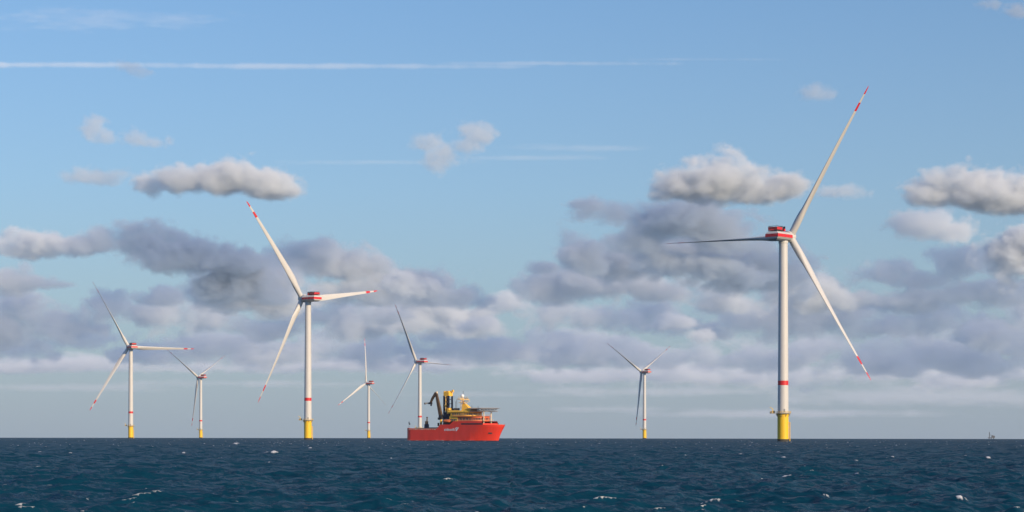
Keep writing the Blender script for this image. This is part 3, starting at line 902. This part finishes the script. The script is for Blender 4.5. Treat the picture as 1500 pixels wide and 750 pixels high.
    me.materials.clear(); me.materials.append(M['wpaint'])
    lw = max(v.co.x for v in me.vertices)
    k_ = 7.4 / lw
    for v in me.vertices: v.co.x *= k_
    lt = bpy.data.objects.new("hull_lettering", me); COL.objects.link(lt); lt.parent = hull
    lt.matrix_local = Matrix.Translation((27.2, -8.04, 5.7)) @ Matrix.Rotation(R(90), 4, 'X')
    mb = MB()
    for (a, b, c, d) in (((34.9, 5.5), (35.9, 5.6), (37.3, 7.5), (36.6, 7.5)), ((34.6, 6.9), (35.3, 7.2), (36.0, 6.3), (35.7, 5.9)), ((35.0, 7.4), (36.3, 7.7), (36.4, 7.35), (35.4, 7.1))):
        mb.add([P(a[0], 8.05, a[1]), P(b[0], 8.05, b[1]), P(c[0], 8.05, c[1]), P(d[0], 8.05, d[1])], [(0, 1, 2, 3)])
    mb.build("emblem", [M['wpaint']], hull)

    # deckhouse tiers ----------------------------------------------------
    def tier_outline(x0, x1, hw, front_r, n=14, aft_r=0.8):
        pts = []
        for k in range(n + 1):
            t = -math.pi / 2 + math.pi * k / n
            pts.append((x1 - front_r + front_r * math.cos(t), hw * math.sin(t)))
        pts += [(x0, hw), (x0, -hw)]
        return [(x, -s) for x, s in pts]
    def tier(name, x0, x1, hw, fr, z0, z1, mat, parent=root):
        return MB().prism(tier_outline(x0, x1, hw, fr), z0, z1).build(name, [mat], parent)
    def windows(parent, x0, x1, hw, fr, z0, z1, name="window_band", mat='glass', mull=None):
        mb = MB()
        ol = tier_outline(x0, x1, hw + .04, fr + .04, n=22)
        a = [(x, y, z0) for x, y in ol][:-2]; b = [(x, y, z1) for x, y in ol][:-2]
        a = [(x0 + .3, hw + .04, z0)] + a + [(x0 + .3, -hw - .04, z0)]; b = [(x0 + .3, hw + .04, z1)] + b + [(x0 + .3, -hw - .04, z1)]
        mb.loft([a, b], 0, False, False, closed=False)
        if mull:
            for p, q in list(zip(a, b))[1:-1]: mb.tube(p, q, 0.10, n=4, mi=1)
            for i in range(5):
                for yy in (hw + .05, -hw - .05):
                    xx = x0 + .6 + i * (x1 - fr - x0) / 5
                    mb.tube((xx, yy, z0), (xx, yy, z1), 0.10, n=4, mi=1)
        mb.build(name, [M[mat], M[mull or 'dark']], parent)
    t1 = tier("accommodation", 33.8, 50.8, 6.9, 6.0, 10.9, 13.7, M['orange'])
    windows(t1, 33.8, 50.8, 6.9, 6.0, 11.6, 12.8, mull='orange')
    ye = MB().box(P(33.0, 0, 12.3), (5.4, 14.2, 2.7)).build("aft_accommodation", [M['syellow']], root)
    mb = MB(); mb.box(P(32.9, 7.13, 11.8), (4.6, 0.06, .85)); mb.build("window_band", [M['glass']], ye)
    br = tier("bridge", 31.0, 45.4, 7.2, 6.4, 13.7, 15.9, M['syellow'])
    windows(br, 31.4, 45.4, 7.2, 6.4, 14.2, 15.6, mull='syellow')
    rf = MB()
    ola, olb = tier_outline(29.2, 46.2, 7.7, 7.0), tier_outline(29.8, 45.0, 7.1, 6.4)
    rf.loft([[(x, y, 15.9) for x, y in ola], [(x, y, 16.35) for x, y in ola], [(x, y, 16.9) for x, y in olb]])
    roof = rf.build("bridge_roof", [M['syellow']], br)
    sk = MB().prism(tier_outline(33.0, 51.6, 7.6, 6.6), 13.55, 13.78).build("deck_edge", [M['orange']], t1)
    # railings round the tiers
    mb = MB()
    for x0, x1, hw, fr, z in ((33.0, 51.6, 7.5, 6.5, 13.78), (27.5, 53.0, 7.8, 6.0, 11.0)):
        ol = tier_outline(x0, x1, hw, fr, n=18)
        for (a, b) in zip(ol, ol[1:]):
            L_ = math.hypot(b[0] - a[0], b[1] - a[1]); nn = max(1, int(L_ / 1.5))
            for i in range(nn):
                q = (a[0] + (b[0] - a[0]) * i / nn, a[1] + (b[1] - a[1]) * i / nn)
                mb.tube((*q, z), (*q, z + 1.0), 0.028, n=4)
            for h in (.5, 1.0): mb.tube((*a, z + h), (*b, z + h), 0.028, n=4)
    mb.build("railing", [M['cream']], root)
    # mast ----------------------------------------------------------------
    mb = MB()
    mb.loft([[P(34.6, -2, 16.9), P(40.6, -2, 16.9), P(40.6, 2, 16.9), P(34.6, 2, 16.9)], [P(34.6, -1.4, 18.6), P(38.8, -1.4, 18.6), P(38.8, 1.4, 18.6), P(34.6, 1.4, 18.6)],
             [P(34.3, -.7, 20.8), P(36.2, -.7, 20.8), P(36.2, .7, 20.8), P(34.3, .7, 20.8)]])
    mb.box(P(41.0, 0, 17.6), (3.2, 4.4, 1.4))
    mb.tube(P(34.6, 0, 20.8), P(34.2, 0, 25.6), .34, .2)
    mb.tube(P(33.6, -.9, 18), P(33.8, -.9, 24), .16); mb.tube(P(33.6, .9, 18), P(33.8, .9, 24), .16)
    mb.box(P(34.4, 0, 23.2), (2.2, 9.0, 0.35)); mb.box(P(36.2, 0, 22.2), (4.8, 1.2, 0.3))
    mb.box(P(34.6, 0, 21.3), (3.4, 4.0, 0.25))
    for s in (-4, -2.2, 2.2, 4):
        mb.tube(P(34.4, s, 23.2), P(34.4, s, 24.6), .1, n=5)
    mast = mb.build("mast", [M['syellow']], root)
    mb = MB(); mb.lathe([(.5, -.9), (.95, -.5), (1.05, 0), (.9, .55), (.5, .92), (.05, 1.05)], 16, c=P(34.6, 0.9, 25.0)); mb.build("radome", [M['wpaint']], mast, smooth=True)
    mb = MB()
    for (x, s, z0, z1) in ((31.6, 2, 16.9, 22.9), (32.6, 4.5, 16.9, 22), (33.0, -3.5, 16.9, 22.4), (42.5, 3, 16.9, 19.6), (43.2, -2, 16.9, 19.3), (34.5, 0, 25.6, 27.8)):
        MB().tube(P(x, s, z0), P(x, s, z1), .11, n=5).build("antenna", [M['dark']], mast)
    MB().box(P(35.4, -1.6, 23.8), (.4, 3.0, .3)).build("radar_scanner", [M['dark']], mast)
    for c_, s_ in ((P(30.7, 4, 17.5), (1.6, 1.4, 1.2)), (P(30.2, 0, 17.6), (1.8, 3, 1.4))): MB().box(c_, s_).build("roof_unit", [M['dark']], br)
    # helideck --------------------------------------------------------------
    hx, hz = 48.4, 17.7
    octo = [(hx + 8.2 * math.cos(R(22.5 + 45 * k)), 8.2 * math.sin(R(22.5 + 45 * k))) for k in range(8)]
    mb = MB().prism(octo, hz, hz + 0.35)
    hd = mb.build("helideck", [M['pale_steel']], root)
    mb = MB()
    for k in range(8):
        a = Vector((*octo[k], hz + .15)); b = Vector((*octo[(k + 1) % 8], hz + .15))
        c = Vector((hx, 0, hz + .15))
        ao, bo = a + (a - c).normalized() * 1.2 + Vector((0, 0, .35)), b + (b - c).normalized() * 1.2 + Vector((0, 0, .35))
        mb.tube(ao, bo, .07, n=5)
        for i in range(6):
            mb.tube(a.lerp(b, i / 6), ao.lerp(bo, i / 6), .05, n=4)
        mb.tube(a.lerp(ao, .55), b.lerp(bo, .55), .05, n=4)
    mb.build("safety_net", [M['pale_steel']], hd)
    mb = MB()
    for yy in (-6, -3, 0, 3, 6):
        e = math.sqrt(7.8 ** 2 - yy * yy)
        mb.tube((hx - e, yy, 16.3), (hx + e, yy, 16.3), .13, n=5)
        nseg = 6
        for i in range(nseg):
            xa, xb = hx - e + 2 * e * i / nseg, hx - e + 2 * e * (i + 1) / nseg
            mb.tube((xa, yy, 16.3), ((xa + xb) / 2, yy, hz), .09, n=4); mb.tube(((xa + xb) / 2, yy, hz), (xb, yy, 16.3), .09, n=4)
    for xx in (hx - 5, hx, hx + 5):
        mb.tube((xx, -5.6, 16.3), (xx, 5.6, 16.3), .12, n=5)
    mb.build("deck_truss", [M['pale_steel']], hd)
    for s in (-3.6, 3.6):
        mb = MB(); mb.tube(P(50.9, s, 8.0), P(50.9, s, 16.3), .33, n=10); mb.build("support_pillar", [M['cream']], hd)
    # gangway tower -----------------------------------------------------------
    gx = 24.2
    mb = MB()
    mb.box(P(gx, 0, 12.0), (4.0, 4.0, 8.2), 0)
    for dx in (-1.6, 1.6):
        for s in (-1.6, 1.6): mb.beam(P(gx + dx, s, 16.1), P(gx + dx, s, 25.2), .75, .75, mi=0)
    for z in (18.4, 20.8, 23.2):
        mb.box(P(gx, 0, z), (3.7, 3.7, .3), 0)
        mb.beam(P(gx - 1.6, 1.7, z - 2.2), P(gx + 1.6, 1.7, z), .25, .25, mi=0)
    mb.box(P(gx - .3, 0, 20.6), (1.1, 1.2, 9), 0)
    for k, z in enumerate((16.2, 18.5, 20.9, 23.3)):
        sg = 1 if k % 2 else -1
        mb.beam(P(gx - 1.6 * sg, 1.75, z), P(gx + 1.6 * sg, 1.75, z + 2.2), .28, .28, mi=1)
        mb.beam(P(gx - 1.75, 1.6 * sg, z), P(gx - 1.75, -1.6 * sg, z + 2.2), .28, .28, mi=1)
        mb.box(P(gx + .5, 1.9, z + .9), (1.0, .5, .7), 1)
    tw = mb.build("gangway_tower", [M['navy'], M['brown']], root)
    mb = MB(); mb.beam(P(gx - .1, 2.1, 16.2), P(gx - .1, 2.1, 25), .3, .3); mb.box(P(gx + 1.6, 1.0, 17.3), (1.2, 2.6, 2.2)); mb.box(P(gx - .2, 2.1, 19.6), (1.1, .4, .9))
    mb.build("ladder", [M['syellow']], tw)
    mb = MB()
    mb.box(P(gx, 0, 26.1), (3.6, 3.8, 2.2)); mb.box(P(gx + .2, 0, 27.5), (2.0, 2.6, .7)); mb.box(P(gx - 1.9, 0.3, 27.0), (.5, 2.0, 1.6))
    mb.beam(P(gx + 1.2, 0, 26.6), P(gx + 3.2, -.4, 28.3), .5, .6); mb.box(P(gx + 3.0, -.4, 27.9), (.9, .9, 1.1)); mb.tube(P(gx + 3.4, -.4, 27.8), P(gx + 3.4, -.4, 26.6), .12)
    mb.build("tower_head", [M['syellow']], tw)
    # folded gangway and its landing beside the tower
    mb = MB()
    for s_ in (-.7, .7):
        for z in (15.6, 17.2): mb.beam(P(gx + 2.2, s_ + 2.4, z), P(gx + 8.4, s_ + 2.4, z - .4), .22, .22)
        for k in range(6):
            xa = gx + 2.2 + k * 1.03
            mb.beam(P(xa, s_ + 2.4, 15.6 - k * .066), P(xa + 1.03, s_ + 2.4, 17.2 - (k + 1) * .066), .14, .14)
    mb.box(P(gx + 5.3, 2.4, 15.4), (6.2, 1.3, .2))
    mb.box(P(gx + 2.3, 2.2, 16.2), (1.2, 2.6, 2.4))
    mb.build("gangway", [M['syellow']], root)
    # knuckle boom crane ---------------------------------------------------
    kx, ks = 24.0, 6.4
    mb = MB(); mb.tube(P(kx, ks, 8.0), P(kx, ks, 12.2), .75, .65, n=14); mb.tube(P(kx + .9, ks + .4, 8), P(kx + .5, ks + .3, 11.2), .22)
    cr = mb.build("crane_pedestal", [M['syellow']], root)
    mb = MB(); mb.box(P(kx, ks, 13.2), (1.9, 2.0, 2.2)); mb.box(P(kx - 1.1, ks, 12.4), (1.3, 1.4, 1.2)); mb.build("crane_cab", [M['dark']], cr)
    elbow = P(20.6, 6.4, 26.9)
    mb = MB(); mb.beam(P(kx, ks, 13.4), P(22.5, 6.4, 19.5), 1.5, 1.9, 1.3, 1.7); mb.beam(P(22.5, 6.4, 19.5), elbow, 1.3, 1.7, 1.0, 1.2)
    mb.tube(P(kx - 1.0, ks, 13.8), P(22.2, 6.4, 19.0), .22)
    mb.build("main_boom", [M['brown']], cr)
    mb = MB(); mb.beam(elbow, P(18.2, 6.4, 23.8), .9, 1.3, .9, 1.2); mb.beam(P(18.2, 6.4, 23.8), P(16.8, 6.4, 21.3), .9, 1.2, .8, .9)
    mb.tube(P(21.6, 6.4, 25.8), P(18.6, 6.4, 25.0), .14)
    mb.build("jib", [M['brown']], cr)
    mb = MB(); mb.box(P(16.7, 6.4, 21.0), (2.0, 1.0, 1.1)); mb.box(P(17.2, 6.4, 20.1), (.7, .6, 1.2)); mb.build("winch", [M['dark']], cr)
    MB().box(P(13.0, 6.4, 20.9), (.6, .9, 1.0)).build("hook_block", [M['dark']], cr)
    mb = MB(); mb.beam(P(15.9, 6.4, 21.1), P(13.2, 6.4, 21.0), .6, .8); mb.build("jib_tip", [M['cream']], cr)
    MB().box(P(20.9, 6.4, 27.0), (.9, 1.0, 1.0)).build("boom_head", [M['cream']], cr)
    # lifeboat ----------------------------------------------------------------
    mb = MB()
    rings = []
    for x, w, h in ((25.6, .25, .3), (26.2, .85, .75), (27.2, 1.1, .95), (29.4, 1.1, 1.0), (30.6, .9, .85), (31.3, .3, .35)):
        rings.append([P(x, 7.0 + w * math.cos(2 * math.pi * k / 14), 10.9 + h * math.sin(2 * math.pi * k / 14) * (1.0 if k < 8 else .8)) for k in range(14)])
    mb.loft(rings); mb.box(P(30.2, 7.0, 11.8), (.9, .9, .6))
    lb = mb.build("lifeboat", [M['lifeboat']], root, smooth=True)
    mb = MB(); mb.beam(P(26.2, 6.6, 9.2), P(26.2, 6.6, 12.4), .25, .25); mb.beam(P(30.8, 6.6, 9.2), P(30.8, 6.6, 12.4), .25, .25); mb.box(P(28.6, 6.2, 9.2), (5.2, 2.4, .9)); mb.build("boat_davit", [M['dark']], lb)
    # work deck gear -------------------------------------------------------
    mb = MB(); mb.box(P(9.4, 0, 7.6), (1.9, 1.9, 3.6), 0); mb.box(P(9.4, 0, 10.2), (1.3, 1.3, 1.8), 1); mb.tube(P(9.6, 0, 11), P(9.7, 0, 13.0), .38, .3, mi=1); mb.box(P(9.7, 0, 13.2), (.7, .7, .6), 1)
    mb.build("deck_crane", [M['navy'], M['brown']], root)
    for x, s, l, w, h in ((14.5, 2, 6, 2.4, 1.9), (18.2, -2, 5, 2.4, 2.0), (19.8, 3.2, 4.4, 2.2, 1.7), (5.4, -3, 5.0, 2.4, 1.6)): MB().box(P(x, s, 5.7 + h / 2), (l, w, h)).build("deck_locker", [M['navy']], root)
    mb = MB(); mb.tube(P(.8, 5.0, 5.7), P(.8, 5.0, 10.9), .09, n=6); mb.box(P(.8, 5.0, 10.2), (.35, .35, 1.2)); mb.box(P(1.2, 5.0, 9.5), (.9, .08, .7))
    mb.build("stern_flagpole", [M['dark']], root)
    for x, s, h in ((22.8, 7.2, 10.2), (24.9, 7.6, 10), (25.2, -6.5, 12), (33.4, 7.4, 11.9), (28.0, -4, 13)): MB().box(P(x, s, h - 1), (.8, .7, 1.8)).build("vent_head", [M['dark']], root)
    mb = MB(); mb.box(P(28.6, 0, 9.6), (5, 9, 3.0)); mb.box(P(29.2, -1, 12.0), (2.6, 5, 2.0))
    mb.build("machinery_casing", [M['dark']], root)
    a = R(-SHIP_B)
    for x in np.linspace(2, 59, 26):
        s = hull_half(x, 0.2)
        FOAM_RINGS.append((c0.x + x * math.cos(a) + -s * -math.sin(a), c0.y + x * math.sin(a) - s * math.cos(a), 0.2))

# ------------------------------------------------------------------ distant platform
def build_far():
    d = 8000.0
    p = px(1452, 640, d)
    root = empty("offshore_platform", (p.x, p.y, drop(d)))
    tag(root, "tiny dark offshore platform with a mast on the horizon at far right", "platform")
    mb = MB()
    mb.box((7.5, 0, 9.0), (11, 12, 7.5)); mb.box((5, 0, 13.6), (5, 8, 2.0)); mb.box((0, 0, 5.5), (22, 14, 2.0))
    mb.build("topside", [M['farsteel']], root)
    for x in (-8, 0, 9):
        for y in (-5, 5): MB().tube((x, y, -6), (x, y, 5), 1.0, n=8).build("leg", [M['farsteel']], root)
    mb = MB()
    for dx, dy in ((-1.3, -1.3), (1.3, -1.3), (1.3, 1.3), (-1.3, 1.3)): mb.tube((-7 + dx, dy, 6), (-7 + dx * .5, dy * .5, 27), .5, n=6)
    for k in range(6): mb.box((-7, 0, 8 + k * 3.4), (2.6 - k * .2, 2.6 - k * .2, .6))
    mb.tube((-6.5, 0, 17), (4, 0, 13.5), .5, n=6); mb.build("mast", [M['farsteel']], root)

build_turbines()
build_ship()
build_far()
build_sea()
build_clouds()

# ------------------------------------------------------------------ sea haze
def build_haze():
    mb = MB(); mb.box((0, 0, 105.0), (18000, 18000, 238.0))
    m = bpy.data.materials.new("haze_air"); m.use_nodes = True
    nt = m.node_tree; nt.nodes.remove(nt.nodes["Principled BSDF"])
    v = nt.nodes.new("ShaderNodeVolumePrincipled")
    v.inputs["Color"].default_value = (0.86, 0.92, 1.0, 1)
    v.inputs["Density"].default_value = 1.9e-5
    nt.links.new(v.outputs[0], nt.nodes["Material Output"].inputs["Volume"])
    o = mb.build("haze", [m])
    tag(o, "thin pale sea haze between the turbines", "haze", kind="stuff")
build_haze()
